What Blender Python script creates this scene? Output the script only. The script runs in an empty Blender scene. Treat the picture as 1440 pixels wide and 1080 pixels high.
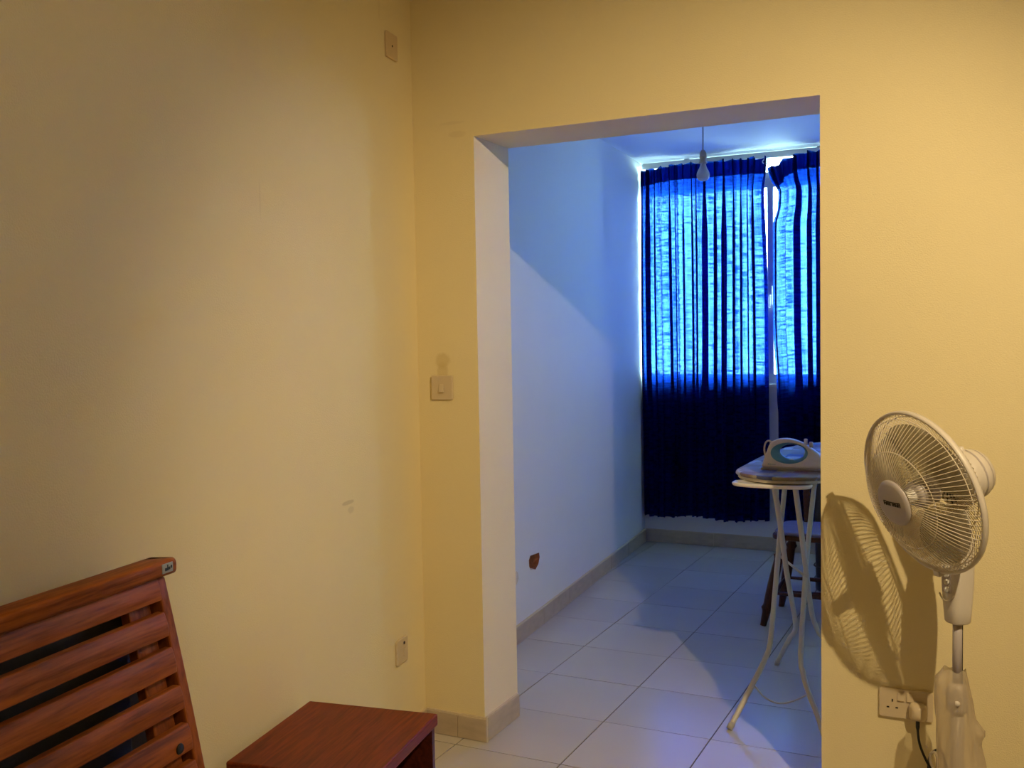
import bpy, bmesh, math, random
from mathutils import Vector, Matrix
from math import sin, cos, pi, sqrt
random.seed(7)
SC = bpy.context.scene
COL = SC.collection

# ------------------------------------------------------------------ camera
cam = bpy.data.cameras.new('camera'); co = bpy.data.objects.new('camera', cam); COL.objects.link(co)
R_ = Vector((0.89702121, 0.44163938, -0.01753858)); U_ = Vector((-0.00566444, 0.05116493, 0.99867415)); F_ = Vector((-0.44195119, 0.89573256, -0.04839767))
co.matrix_world = Matrix(((R_.x, U_.x, -F_.x, 0), (R_.y, U_.y, -F_.y, 0), (R_.z, U_.z, -F_.z, 1.43), (0, 0, 0, 1)))
cam.sensor_width = 36; cam.lens = 1401.3/1440*36; cam.clip_start = 0.02
SC.camera = co
# ------------------------------------------------------------------ daylight, lamp, exposure
w = bpy.data.worlds.new('daylight'); SC.world = w; w.use_nodes = True
bg = w.node_tree.nodes['Background']; bg.inputs['Color'].default_value = (0.53, 0.92, 1.0, 1); bg.inputs['Strength'].default_value = 44.0
def area_portal():
    L = bpy.data.lights.new('window_portal', 'AREA'); L.shape = 'RECTANGLE'; L.size = 2.7; L.size_y = 1.5
    L.cycles.is_portal = True
    o = bpy.data.objects.new('window_portal', L); COL.objects.link(o)
    o.location = (-1.0, 6.66, 1.83); o.rotation_euler = (-pi/2, 0, 0)
area_portal()
sp = bpy.data.lights.new('ceiling_spot', 'SPOT'); spo = bpy.data.objects.new('ceiling_spot', sp); COL.objects.link(spo)
spo.location = (0.665, 1.18, 2.628)
spo.rotation_euler = Vector((-.54, .61, -.58)).to_track_quat('-Z', 'Y').to_euler()     # reflector lamp turned towards the far wall
sp.energy = 182; sp.color = (1.0, 0.77, 0.45); sp.spot_size = math.radians(77.4); sp.spot_blend = .86; sp.shadow_soft_size = 0.016
pl_ = bpy.data.lights.new('lamp_spill', 'POINT'); plo = bpy.data.objects.new('lamp_spill', pl_); COL.objects.link(plo)
plo.location = spo.location; pl_.energy = 17; pl_.color = sp.color; pl_.shadow_soft_size = 0.016
SC.view_settings.view_transform = 'Standard'; SC.view_settings.look = 'None'
SC.view_settings.exposure = 0.0; SC.view_settings.gamma = 1.0; SC.view_settings.use_curve_mapping = False
try:
    cy = SC.cycles
    cy.max_bounces = 10; cy.diffuse_bounces = 6; cy.transparent_max_bounces = 24; cy.caustics_reflective = False; cy.caustics_refractive = False
    cy.sample_clamp_indirect = 6.0; cy.use_denoising = True
except Exception: pass

# ------------------------------------------------------------------ materials
def s2l(c): return tuple((x/255/12.92 if x/255 <= .04045 else ((x/255+.055)/1.055)**2.4) for x in c)
def nmat(name):
    m = bpy.data.materials.new(name); m.use_nodes = True
    nt = m.node_tree; b = nt.nodes['Principled BSDF']; return m, nt, b
def mat(name, rgb, rough=.5, metal=0, var=.06, scale=8, bump=0, bscale=60, stretch=(1, 1, 1), spec=.5, coat=0):
    m, nt, b = nmat(name); N = nt.nodes; L = nt.links
    b.inputs['Roughness'].default_value = rough; b.inputs['Metallic'].default_value = metal
    b.inputs['Specular IOR Level'].default_value = spec
    if coat: b.inputs['Coat Weight'].default_value = coat
    tc = N.new('ShaderNodeTexCoord'); mp = N.new('ShaderNodeMapping'); mp.inputs['Scale'].default_value = stretch
    L.new(tc.outputs['Object'], mp.inputs[0])
    nz = N.new('ShaderNodeTexNoise'); nz.inputs['Scale'].default_value = scale; nz.inputs['Detail'].default_value = 5
    L.new(mp.outputs[0], nz.inputs['Vector'])
    mx = N.new('ShaderNodeMix'); mx.data_type = 'RGBA'
    c = rgb
    mx.inputs[6].default_value = tuple(max(0, x*(1-var)) for x in c)+(1,); mx.inputs[7].default_value = tuple(min(1, x*(1+var)) for x in c)+(1,)
    L.new(nz.outputs['Fac'], mx.inputs[0]); L.new(mx.outputs[2], b.inputs['Base Color'])
    if bump:
        n2 = N.new('ShaderNodeTexNoise'); n2.inputs['Scale'].default_value = bscale; n2.inputs['Detail'].default_value = 6
        L.new(mp.outputs[0], n2.inputs['Vector'])
        bp = N.new('ShaderNodeBump'); bp.inputs['Strength'].default_value = bump; bp.inputs['Distance'].default_value = .004
        L.new(n2.outputs['Fac'], bp.inputs['Height']); L.new(bp.outputs[0], b.inputs['Normal'])
    return m
def stained(m, spots):
    """old marks on the paint: spots = (centre, radii xyz, colour, strength); they belong to the wall itself"""
    nt = m.node_tree; N = nt.nodes; L = nt.links; b = N['Principled BSDF']
    src = b.inputs['Base Color'].links[0].from_socket
    tc = N.new('ShaderNodeTexCoord')
    nz = N.new('ShaderNodeTexNoise'); nz.inputs['Scale'].default_value = 45; nz.inputs['Detail'].default_value = 4
    L.new(tc.outputs['Object'], nz.inputs['Vector'])
    for ctr, rad, colr, st in spots:
        mp = N.new('ShaderNodeMapping'); mp.vector_type = 'POINT'
        mp.inputs['Scale'].default_value = tuple(1/r for r in rad); mp.inputs['Location'].default_value = tuple(-c/r for c, r in zip(ctr, rad))
        L.new(tc.outputs['Object'], mp.inputs[0])
        ln = N.new('ShaderNodeVectorMath'); ln.operation = 'LENGTH'; L.new(mp.outputs[0], ln.inputs[0])
        ad = N.new('ShaderNodeMath'); ad.operation = 'MULTIPLY_ADD'; L.new(nz.outputs['Fac'], ad.inputs[0]); ad.inputs[1].default_value = .7; L.new(ln.outputs['Value'], ad.inputs[2])
        mr = N.new('ShaderNodeMapRange'); mr.inputs['From Min'].default_value = 1.45; mr.inputs['From Max'].default_value = 1.05
        mr.inputs['To Max'].default_value = st; L.new(ad.outputs[0], mr.inputs['Value'])
        mx = N.new('ShaderNodeMix'); mx.data_type = 'RGBA'; L.new(mr.outputs[0], mx.inputs[0]); L.new(src, mx.inputs[6]); mx.inputs[7].default_value = colr+(1,)
        src = mx.outputs[2]
    L.new(src, b.inputs['Base Color'])
    return m
def wood(name, dark, light, rough=.35, axis=0, scale=1.0, coat=.2):
    m, nt, b = nmat(name); N = nt.nodes; L = nt.links
    tc = N.new('ShaderNodeTexCoord'); mp = N.new('ShaderNodeMapping')
    sc = [22*scale]*3; sc[axis] = 1.6*scale; mp.inputs['Scale'].default_value = sc
    L.new(tc.outputs['Object'], mp.inputs[0])
    n1 = N.new('ShaderNodeTexNoise'); n1.inputs['Scale'].default_value = 1.6; n1.inputs['Detail'].default_value = 6; n1.inputs['Distortion'].default_value = 1.2
    L.new(mp.outputs[0], n1.inputs['Vector'])
    n2 = N.new('ShaderNodeTexNoise'); n2.inputs['Scale'].default_value = 9; n2.inputs['Detail'].default_value = 3; L.new(mp.outputs[0], n2.inputs['Vector'])
    md = N.new('ShaderNodeMath'); md.operation = 'MULTIPLY_ADD'; L.new(n2.outputs['Fac'], md.inputs[0]); md.inputs[1].default_value = .6; L.new(n1.outputs['Fac'], md.inputs[2])
    cr = N.new('ShaderNodeValToRGB'); cr.color_ramp.elements[0].position = .58; cr.color_ramp.elements[1].position = .98
    cr.color_ramp.elements[0].color = dark+(1,); cr.color_ramp.elements[1].color = light+(1,)
    L.new(md.outputs[0], cr.inputs[0]); L.new(cr.outputs[0], b.inputs['Base Color'])
    b.inputs['Roughness'].default_value = rough; b.inputs['Specular IOR Level'].default_value = .22; b.inputs['Coat Weight'].default_value = coat; b.inputs['Coat Roughness'].default_value = .25
    bp = N.new('ShaderNodeBump'); bp.inputs['Strength'].default_value = .12; bp.inputs['Distance'].default_value = .002
    L.new(n2.outputs['Fac'], bp.inputs['Height']); L.new(bp.outputs[0], b.inputs['Normal'])
    return m
def curtain_mat(name, trans, diff, weave=True, pin=.02):
    m, nt, b = nmat(name); N = nt.nodes; L = nt.links; out = N['Material Output']; N.remove(b)
    tr = N.new('ShaderNodeBsdfTranslucent'); df = N.new('ShaderNodeBsdfDiffuse'); df.inputs['Color'].default_value = diff+(1,)
    tp = N.new('ShaderNodeBsdfTransparent'); tp.inputs['Color'].default_value = (.35, .75, 1, 1)
    tc = N.new('ShaderNodeTexCoord')
    ms = N.new('ShaderNodeMapping'); ms.inputs['Scale'].default_value = (70, 1.2, 1); L.new(tc.outputs['UV'], ms.inputs[0])
    nz = N.new('ShaderNodeTexNoise'); nz.inputs['Scale'].default_value = 1; nz.inputs['Detail'].default_value = 2; L.new(ms.outputs[0], nz.inputs['Vector'])
    m2 = N.new('ShaderNodeMapping'); m2.inputs['Scale'].default_value = (40, 170, 1); L.new(tc.outputs['UV'], m2.inputs[0])
    n2 = N.new('ShaderNodeTexNoise'); n2.inputs['Scale'].default_value = 1; n2.inputs['Detail'].default_value = 2; L.new(m2.outputs[0], n2.inputs['Vector'])
    av = N.new('ShaderNodeMath'); av.operation = 'MULTIPLY_ADD'; L.new(n2.outputs['Fac'], av.inputs[0]); av.inputs[1].default_value = .8
    hf = N.new('ShaderNodeMath'); hf.operation = 'MULTIPLY'; hf.inputs[1].default_value = .55; L.new(nz.outputs['Fac'], hf.inputs[0]); L.new(hf.outputs[0], av.inputs[2])
    mr = N.new('ShaderNodeMapRange'); mr.inputs["From Min"].default_value = .52; mr.inputs["From Max"].default_value = .86
    L.new(av.outputs[0], mr.inputs['Value'])
    cm = N.new('ShaderNodeMix'); cm.data_type = 'RGBA'; L.new(mr.outputs[0], cm.inputs[0])
    cm.inputs[6].default_value = tuple(x*.4 for x in trans)+(1,); cm.inputs[7].default_value = tuple(min(.95, x*1.5) for x in trans)+(1,)
    L.new(cm.outputs[2], tr.inputs['Color'])
    a = N.new('ShaderNodeMixShader'); a.inputs[0].default_value = .75; L.new(df.outputs[0], a.inputs[1]); L.new(tr.outputs[0], a.inputs[2])
    p = N.new('ShaderNodeMath'); p.operation = 'MULTIPLY'; p.inputs[1].default_value = pin*2; L.new(mr.outputs[0], p.inputs[0])
    c = N.new('ShaderNodeMixShader'); L.new(p.outputs[0], c.inputs[0]); L.new(a.outputs[0], c.inputs[1]); L.new(tp.outputs[0], c.inputs[2])
    L.new(c.outputs[0], out.inputs[0]); return m
def film(name, rgb, alpha, rough=.15, gloss=.15, trans=.0):
    """clear film or glass: straight-through light plus a little sheen and haze"""
    m, nt, b = nmat(name); N = nt.nodes; L = nt.links; out = N['Material Output']
    tp = N.new('ShaderNodeBsdfTransparent'); tp.inputs['Color'].default_value = tuple(1-(1-x)*.3 for x in rgb)+(1,)
    b.inputs['Base Color'].default_value = rgb+(1,); b.inputs['Roughness'].default_value = rough
    fr = N.new('ShaderNodeFresnel'); fr.inputs['IOR'].default_value = 1.45
    ad = N.new('ShaderNodeMath'); ad.operation = 'MULTIPLY_ADD'; L.new(fr.outputs[0], ad.inputs[0]); ad.inputs[1].default_value = gloss*4; ad.inputs[2].default_value = alpha; ad.use_clamp = True
    mx = N.new('ShaderNodeMixShader'); L.new(ad.outputs[0], mx.inputs[0]); L.new(tp.outputs[0], mx.inputs[1]); L.new(b.outputs[0], mx.inputs[2])
    L.new(mx.outputs[0], out.inputs[0]); return m
def patch_mat(name):
    """printed cotton cover: squares of grey, navy, ochre and pale blue"""
    m, nt, b = nmat(name); N = nt.nodes; L = nt.links
    tc = N.new('ShaderNodeTexCoord'); vo = N.new('ShaderNodeTexVoronoi'); vo.distance = 'CHEBYCHEV'; vo.inputs['Scale'].default_value = 14; vo.inputs['Randomness'].default_value = .65
    L.new(tc.outputs['Object'], vo.inputs['Vector'])
    sp_ = N.new('ShaderNodeSeparateColor'); L.new(vo.outputs['Color'], sp_.inputs[0])
    cr = N.new('ShaderNodeValToRGB'); cr.color_ramp.interpolation = 'CONSTANT'
    cols = [(0, (.24, .19, .11)), (.30, (.30, .26, .19)), (.50, (.05, .06, .14)), (.58, (.42, .43, .44)), (.74, (.20, .13, .07)), (.90, (.16, .05, .06))]
    e = cr.color_ramp.elements
    e[0].position = 0; e[0].color = cols[0][1]+(1,); e[1].position = cols[1][0]; e[1].color = cols[1][1]+(1,)
    for p_, c_ in cols[2:]:
        x = e.new(p_); x.color = c_+(1,)
    L.new(sp_.outputs[0], cr.inputs[0]); L.new(cr.outputs[0], b.inputs['Base Color']); b.inputs['Roughness'].default_value = .55
    return m
def brick_mat(name):
    return mat(name, (.20, .065, .03), .9, 0, .6, 60, .8, 90)

WALL_Y = (.78, .67, .39)
M = {}
M['wall'] = stained(mat('yellow_wall_paint', WALL_Y, .62, 0, .035, 3, .25, 240, spec=.3), [
    ((-1.777, 3.05, 1.345), (.030, .2, .030), (.58, .45, .20), .55),
    ((-1.778, 3.05, 1.305), (.024, .2, .04), (.58, .45, .20), .5),
    ((-1.70, 3.05, 2.13), (.035, .2, .012), (.60, .48, .26), .3),
    ((-1.72, 3.05, 2.17), (.05, .2, .006), (.60, .48, .26), .25)])
M['wall_l'] = stained(mat('yellow_side_wall_paint', WALL_Y, .62, 0, .035, 3, .25, 240, spec=.3), [
    ((-.545, 0, .925), (.045, .2, .007), (.50, .40, .22), .55), ((-.53, 0, .90), (.02, .2, .012), (.5, .4, .22), .35),
    ((-.984, 0, 1.80), (.004, .2, .05), (.64, .53, .32), .35), ((-.25, 0, 2.52), (.01, .2, .05), (.60, .48, .26), .2)])
M['reveal'] = mat('pale_reveal_paint', (.88, .78, .58), .6, 0, .03, 4, .25, 220, spec=.3)
M['white_wall'] = mat('white_alcove_paint', (.80, .80, .79), .6, 0, .03, 3, .3, 200, spec=.3)
M['ceil'] = mat('white_ceiling_paint', (.80, .80, .80), .7, 0, .02, 3, .1, 150)
def tile_mat():
    m = mat('beige_floor_tile', (.54, .50, .44), .2, 0, .05, 3, 0)
    nt = m.node_tree; N = nt.nodes; L = nt.links; b = N['Principled BSDF']
    src = b.inputs['Base Color'].links[0].from_socket
    oi = N.new('ShaderNodeObjectInfo'); hs = N.new('ShaderNodeHueSaturation')
    mr = N.new('ShaderNodeMapRange'); mr.inputs['To Min'].default_value = .94; mr.inputs['To Max'].default_value = 1.05
    L.new(oi.outputs['Random'], mr.inputs['Value']); L.new(mr.outputs[0], hs.inputs['Value']); L.new(src, hs.inputs['Color']); L.new(hs.outputs[0], b.inputs['Base Color'])
    return m
M['tile'] = tile_mat()
M['grout'] = mat('dark_grout', (.06, .05, .04), .9)
M['skirt'] = mat('beige_skirting_tile', (.48, .39, .28), .4, 0, .25, 14, 0, stretch=(1, 1, 2.5))
M['skirt_grout'] = mat('pale_mortar', (.62, .52, .37), .9, 0, .1, 30, .5, 120)
M['frame'] = mat('white_window_frame', (.62, .68, .74), .4, 0, .02)
M['sill'] = mat('white_marble_sill', (.82, .83, .84), .25, 0, .05)
M['glass'] = film('window_glass', (1, 1, 1), 0.0, .02, .2)
M['curtain'] = curtain_mat('blue_cotton', (.003, .027, .27), (.006, .010, .11))
M['tape'] = curtain_mat('blue_cotton_doubled', (.003, .018, .12), (.006, .010, .10), pin=0)
M['white_pl'] = mat('white_plastic', (.72, .70, .66), .35, 0, .02)
M['cream_pl'] = mat('cream_plastic', (.60, .49, .32), .4, 0, .02)
M['fan_pl'] = mat('off_white_fan_plastic', (.66, .60, .52), .35, 0, .02)
M['fan_grey'] = mat('mauve_grey_fan_plastic', (.46, .41, .40), .4, 0, .03)
M['wire'] = mat('cream_coated_wire', (.70, .62, .48), .35, 0, .02)
M['blade'] = film('smoky_clear_blade', (.58, .54, .42), .26, .25, .10)
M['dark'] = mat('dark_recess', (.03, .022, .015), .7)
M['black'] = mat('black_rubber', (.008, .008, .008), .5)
M['bulb'] = film('frosted_bulb_glass', (.80, .86, .92), .45, .2, .25)
M['holder'] = mat('greyed_white_lampholder', (.45, .43, .42), .5)
M['cord'] = mat('grey_flex', (.35, .36, .38), .5)
M['legs'] = mat('cream_enamelled_tube', (.60, .54, .40), .35, 0, .05)
M['rest'] = mat('white_enamelled_rest', (.78, .75, .68), .18, 0, .03)
M['cover'] = patch_mat('patchwork_cover')
M['iron'] = mat('white_iron_plastic', (.68, .61, .53), .35, 0, .02)
M['teal'] = mat('teal_inset_plastic', (.10, .26, .32), .3, 0, .05)
M['steel'] = mat('brushed_sole', (.45, .45, .46), .3, 1)
M['bed'] = wood('orange_brown_beech', s2l((112, 52, 10)), s2l((172, 94, 34)), .45, 0, 1.0, .0)
M['bed_dark'] = wood('brown_beech_support', s2l((110, 50, 10)), s2l((160, 86, 32)), .45, 2, 1.0, .0)
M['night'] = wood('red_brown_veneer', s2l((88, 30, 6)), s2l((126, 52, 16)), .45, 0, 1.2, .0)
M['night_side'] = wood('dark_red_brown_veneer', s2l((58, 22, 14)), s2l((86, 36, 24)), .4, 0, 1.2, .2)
M['chair'] = wood('dark_turned_wood', s2l((46, 20, 12)), s2l((84, 38, 22)), .4, 2, 1.5)
M['cushion'] = mat('lilac_grey_seat_pad', (.19, .16, .25), .9, 0, .12, 20, .5, 120)
M['blackbag'] = mat('black_plastic_sack', (.010, .010, .012), .28, 0, .1, 8, .6, 25)
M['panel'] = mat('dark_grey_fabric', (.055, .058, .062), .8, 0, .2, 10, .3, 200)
M['bag'] = film('clear_polythene', (.70, .60, .46), .34, .4, .06)
M['sticker'] = mat('silver_sticker', (.42, .46, .46), .35, .4, .05)
M['navy'] = mat('navy_print', (.015, .03, .06), .5)
M['brick'] = brick_mat('exposed_brick')
M['plaster'] = mat('broken_plaster', (.70, .62, .50), .9, 0, .2, 40, .6, 90)
M['seam'] = mat('pale_curtain_hook', (.75, .85, .9), .3)

# ------------------------------------------------------------------ helpers
def tag(o, label=None, cat=None, group=None, kind=None):
    if label: o['label'] = label
    if cat: o['category'] = cat
    if group: o['group'] = group
    if kind: o['kind'] = kind
    return o
def thing(name, label, cat, loc=(0, 0, 0), rot=(0, 0, 0), group=None):
    o = bpy.data.objects.new(name, None); COL.objects.link(o); o.empty_display_size = .05
    o.location = loc; o.rotation_euler = rot
    return tag(o, label, cat, group)
def obj(name, bm, mats, parent=None, smooth=False, loc=None, rot=None, bevel=0, seg=2, recalc=True):
    if recalc: bmesh.ops.recalc_face_normals(bm, faces=bm.faces[:])
    me = bpy.data.meshes.new(name); bm.to_mesh(me); bm.free()
    if not isinstance(mats, (list, tuple)): mats = [mats]
    for m in mats: me.materials.append(m)
    if smooth:
        for p in me.polygons: p.use_smooth = True
    o = bpy.data.objects.new(name, me); COL.objects.link(o)
    if parent: o.parent = parent
    if loc: o.location = loc
    if rot: o.rotation_euler = rot
    if bevel:
        b = o.modifiers.new('bevel', 'BEVEL'); b.width = bevel; b.segments = seg; b.limit_method = 'ANGLE'; b.angle_limit = math.radians(40)
    return o
def B(): return bmesh.new()
def box(bm, x0, x1, y0, y1, z0, z1, mi=0):
    v = [bm.verts.new(p) for p in ((x0, y0, z0), (x1, y0, z0), (x1, y1, z0), (x0, y1, z0), (x0, y0, z1), (x1, y0, z1), (x1, y1, z1), (x0, y1, z1))]
    for f in ((0, 3, 2, 1), (4, 5, 6, 7), (0, 1, 5, 4), (1, 2, 6, 5), (2, 3, 7, 6), (3, 0, 4, 7)):
        bm.faces.new([v[i] for i in f]).material_index = mi
    return bm
def prism(bm, pts, z0, z1):
    a = [bm.verts.new((x, y, z0)) for x, y in pts]; b = [bm.verts.new((x, y, z1)) for x, y in pts]; n = len(pts)
    bm.faces.new(a[::-1]); bm.faces.new(b)
    for i in range(n): bm.faces.new((a[i], a[(i+1) % n], b[(i+1) % n], b[i]))
    return bm
def catmull(pts, n=6, closed=False):
    P = [Vector(p) for p in pts]; out = []; m = len(P)
    rng = range(m if closed else m-1)
    for i in rng:
        if closed: p0, p1, p2, p3 = P[i-1], P[i], P[(i+1) % m], P[(i+2) % m]
        else: p0, p1, p2, p3 = P[max(0, i-1)], P[i], P[i+1], P[min(m-1, i+2)]
        for k in range(n):
            t = k/n
            out.append(.5*((2*p1)+(-p0+p2)*t+(2*p0-5*p1+4*p2-p3)*t*t+(-p0+3*p1-3*p2+p3)*t**3))
    if not closed: out.append(P[-1])
    return out
def tube(bm, pts, r, n=8, closed=False, cap=True):
    P = [Vector(p) for p in pts]; m = len(P)
    rs = r if isinstance(r, (list, tuple)) else [r]*m
    rings = []; prev = None
    for i in range(m):
        a = P[i-1] if (i > 0 or closed) else P[i]; b = P[(i+1) % m] if (i < m-1 or closed) else P[i]
        t = (b-a).normalized()
        if prev is None:
            u = t.orthogonal().normalized()
        else:
            u = (prev-t*prev.dot(t)).normalized()
        prev = u; v = t.cross(u)
        rings.append([bm.verts.new(P[i]+(u*cos(2*pi*k/n)+v*sin(2*pi*k/n))*rs[i]) for k in range(n)])
    for i in range(m if closed else m-1):
        A = rings[i]; C = rings[(i+1) % m]
        for k in range(n): bm.faces.new((A[k], A[(k+1) % n], C[(k+1) % n], C[k]))
    if cap and not closed:
        bm.faces.new(rings[0][::-1]); bm.faces.new(rings[-1])
    return bm
def lathe(bm, prof, n=24, M4=None):
    """prof: (r, z); axis z"""
    rings = []
    for r, z in prof:
        if r < 1e-6: rings.append([bm.verts.new((0, 0, z))])
        else: rings.append([bm.verts.new((r*cos(2*pi*k/n), r*sin(2*pi*k/n), z)) for k in range(n)])
    new = [v for R in rings for v in R]
    for A, C in zip(rings, rings[1:]):
        for k in range(n):
            k2 = (k+1) % n
            if len(A) == 1 and len(C) == 1: continue
            if len(A) == 1: bm.faces.new((A[0], C[k2], C[k]))
            elif len(C) == 1: bm.faces.new((A[k], A[k2], C[0]))
            else: bm.faces.new((A[k], A[k2], C[k2], C[k]))
    if M4 is not None:
        for v in new: v.co = M4 @ v.co
    return bm
def along(p0, p1):
    p0 = Vector(p0); d = Vector(p1)-p0
    q = d.to_track_quat('Z', 'Y').to_matrix().to_4x4(); q.translation = p0
    return q, d.length
def rrect(w_, h_, r, n=4):
    pts = []
    for cx, cy, a0 in ((w_/2-r, h_/2-r, 0), (-w_/2+r, h_/2-r, 90), (-w_/2+r, -h_/2+r, 180), (w_/2-r, -h_/2+r, 270)):
        for k in range(n+1):
            a = math.radians(a0+90*k/n); pts.append((cx+r*cos(a), cy+r*sin(a)))
    return pts
def xform(bm, M4):
    for v in bm.verts: v.co = M4 @ v.co
    return bm

# ------------------------------------------------------------------ room shell
TH = math.radians(7.4)
C0 = Vector((-1.878, 3.05, 0))
# frame of the left wall: local x = along wall (towards the back corner), local y = off the wall into room (negative local y), see LW
DW = Vector((-sin(TH), cos(TH), 0)); NW = Vector((cos(TH), sin(TH), 0))
def lw(s, n, z): return C0+DW*s+NW*n+Vector((0, 0, z))
LWM = Matrix(((DW.x, NW.x, 0, C0.x), (DW.y, NW.y, 0, C0.y), (0, 0, 1, 0), (0, 0, 0, 1)))   # (s, n, z) -> world; mirrored, normals recalculated
LW_ROT = (0, 0, TH+pi/2)      # real rotation: local x -> DW, local y -> -NW
def lwobj(o):                 # place an object whose mesh is in (s, -n, z)
    o.location = C0; o.rotation_euler = LW_ROT; return o
CH = 2.84; AC = 2.578
bm = B(); box(bm, -4.6, .3, 0, .15, -.02, CH)                      # local x = s, local y = -n (behind the wall surface)
wl = lwobj(tag(obj('wall_left', bm, M['wall_l']), kind='structure'))
bm = B(); X0, X1, LZ, YB = -1.635, -.485, 2.117, 3.315
def pier(bm, pts, z0, z1, reveal_edges):
    a = [bm.verts.new((x, y, z0)) for x, y in pts]; b = [bm.verts.new((x, y, z1)) for x, y in pts]; n = len(pts)
    bm.faces.new(a[::-1]).material_index = 1; bm.faces.new(b)
    for i in range(n):
        f = bm.faces.new((a[i], a[(i+1) % n], b[(i+1) % n], b[i])); f.material_index = 1 if i in reveal_edges else 0
pier(bm, [(-2.1, 3.05), (X0, 3.05), (X0, YB), (-2.1, YB)], -.02, LZ, {1, 2})
pier(bm, [(X1, 3.05), (2.3, 3.05), (2.3, YB), (X1, YB)], -.02, LZ, {2, 3})
pier(bm, [(-2.1, 3.05), (2.3, 3.05), (2.3, YB), (-2.1, YB)], LZ, CH, {2})
bmesh.ops.remove_doubles(bm, verts=bm.verts[:], dist=1e-5)
tag(obj('wall_back', bm, [M['wall'], M['reveal']]), kind='structure')
bm = B(); box(bm, 2.2, 2.35, -1.9, 3.05, -.02, CH); tag(obj('wall_right', bm, M['wall']), kind='structure')
bm = B(); box(bm, -1.9, 2.35, -1.5, -1.35, -.02, CH); tag(obj('wall_front', bm, M['wall']), kind='structure')
bm = B(); box(bm, -2.3, 2.4, -1.6, 3.3, CH, CH+.1); tag(obj('ceiling', bm, M['ceil']), kind='structure')
bm = B(); box(bm, -2.6, .75, YB-.01, 6.70, AC, AC+.1); tag(obj('ceiling_alcove', bm, M['ceil']), kind='structure')
# alcove left wall, with the broken hole in its plaster
TA = math.atan(.079); CA = Vector((-2.013, 4.025, 0)); DA = Vector((-sin(TA), cos(TA), 0)); NA = Vector((cos(TA), sin(TA), 0))
def aw(s, n, z): return CA+DA*s+NA*n+Vector((0, 0, z))
AW_ROT = (0, 0, TA+pi/2)
HOLE = [(.243, .352), (.262, .372), (.300, .369), (.335, .366), (.385, .362), (.392, .338), (.372, .308), (.330, .290), (.300, .297), (.262, .303), (.246, .325)]
bm = B()
s0, s1, z0, z1 = -.72, 2.62, -.02, AC
outer = [bm.verts.new((s, 0, z)) for s, z in ((s0, z0), (s1, z0), (s1, z1), (s0, z1))]
inner = [bm.verts.new((s, 0, z)) for s, z in HOLE]
eds = [bm.edges.new((L_[i], L_[(i+1) % len(L_)])) for L_ in (outer, inner) for i in range(len(L_))]
bmesh.ops.triangle_fill(bm, edges=eds, use_beauty=True)
for f in [f for f in bm.faces if all(v in inner for v in f.verts)]: bm.faces.remove(f)
ob = [bm.verts.new((v.co.x, .15, v.co.z)) for v in outer]
for i in range(4): bm.faces.new((outer[i], outer[(i+1) % 4], ob[(i+1) % 4], ob[i]))
bm.faces.new(ob[::-1])
wa = tag(obj('wall_alcove_left', bm, M['white_wall'], recalc=False), kind='structure'); wa.location = CA; wa.rotation_euler = AW_ROT
bm = B(); n = len(HOLE)
a = [bm.verts.new((s, -.0005, z)) for s, z in HOLE]; hc = (.315, .335)
b_ = [bm.verts.new((hc[0]+(s-hc[0])*.86+random.uniform(-.006, .006), .022+random.uniform(-.006, .006), hc[1]+(z-hc[1])*.86)) for s, z in HOLE]
cc = bm.verts.new((hc[0], .028, hc[1]))
for i in range(n):
    f = bm.faces.new((a[i], a[(i+1) % n], b_[(i+1) % n], b_[i])); f.material_index = 1 if i in (7, 8, 9, 10) else 0
    bm.faces.new((b_[i], b_[(i+1) % n], cc))
tag(obj('plaster_hole', bm, [M['brick'], M['plaster']], wa), 'broken hole showing red brick')
bm = B()
pts = [(.05, .290), (.058, .325), (.075, .342), (.092, .330), (.098, .300), (.085, .280), (.066, .274)]
c_ = bm.verts.new((.075, -.007, .31)); rg = [bm.verts.new((s, -.0005, z)) for s, z in pts]; r2 = [bm.verts.new((.075+(s-.075)*.6, -.006, .31+(z-.31)*.6)) for s, z in pts]
for i in range(7):
    bm.faces.new((rg[i], rg[(i+1) % 7], r2[(i+1) % 7], r2[i])); bm.faces.new((r2[i], r2[(i+1) % 7], c_))
tag(obj('plaster_patch', bm, M['plaster'], wa), 'small rough plaster lump')
bm = B(); box(bm, .55, .7, YB, 6.70, -.02, AC); tag(obj('wall_alcove_right', bm, M['white_wall']), kind='structure')
bm = B(); box(bm, -2.45, .7, 6.52, 6.68, -.02, 1.070); tag(obj('wall_window', bm, M['white_wall']), kind='structure')

# unseen overhang slab added outside above the window to block the high sky
bm = B(); box(bm, -4.2, 2.4, 6.70, 8.9, 2.62, 2.80); tag(obj('sky_blocker_1', bm, M['ceil']), kind='structure')
# floor: base slab of grout, each tile a part
bm = B(); box(bm, -2.6, 2.4, -1.6, 6.7, -.08, -.003)
fl = tag(obj('floor', bm, M['grout']), kind='structure')
TS, TX, TY = .40077, -2.1183, 2.5816
bm = B(); g = .0022; h = TS/2-g
prism(bm, [(-h, -h), (h, -h), (h, h), (-h, h)], -.004, 0)
t0 = None
for i in range(-1, 8):
    for j in range(-6, 10):
        cx, cy_ = TX+(i+.5)*TS, TY+(j+.5)*TS
        if cy_ > 3.3:
            if cx > .75: continue
        elif cx < -1.878-math.tan(TH)*(cy_-3.05)-.35: continue
        if t0 is None: t0 = obj('tile', bm, M['tile'], fl, bevel=0); o = t0
        else: o = t0.copy(); COL.objects.link(o); o.parent = fl
        o.location = (cx, cy_, random.uniform(-.0004, .0004)); o.rotation_euler = (random.uniform(-.0006, .0006), random.uniform(-.0006, .0006), 0)

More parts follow.
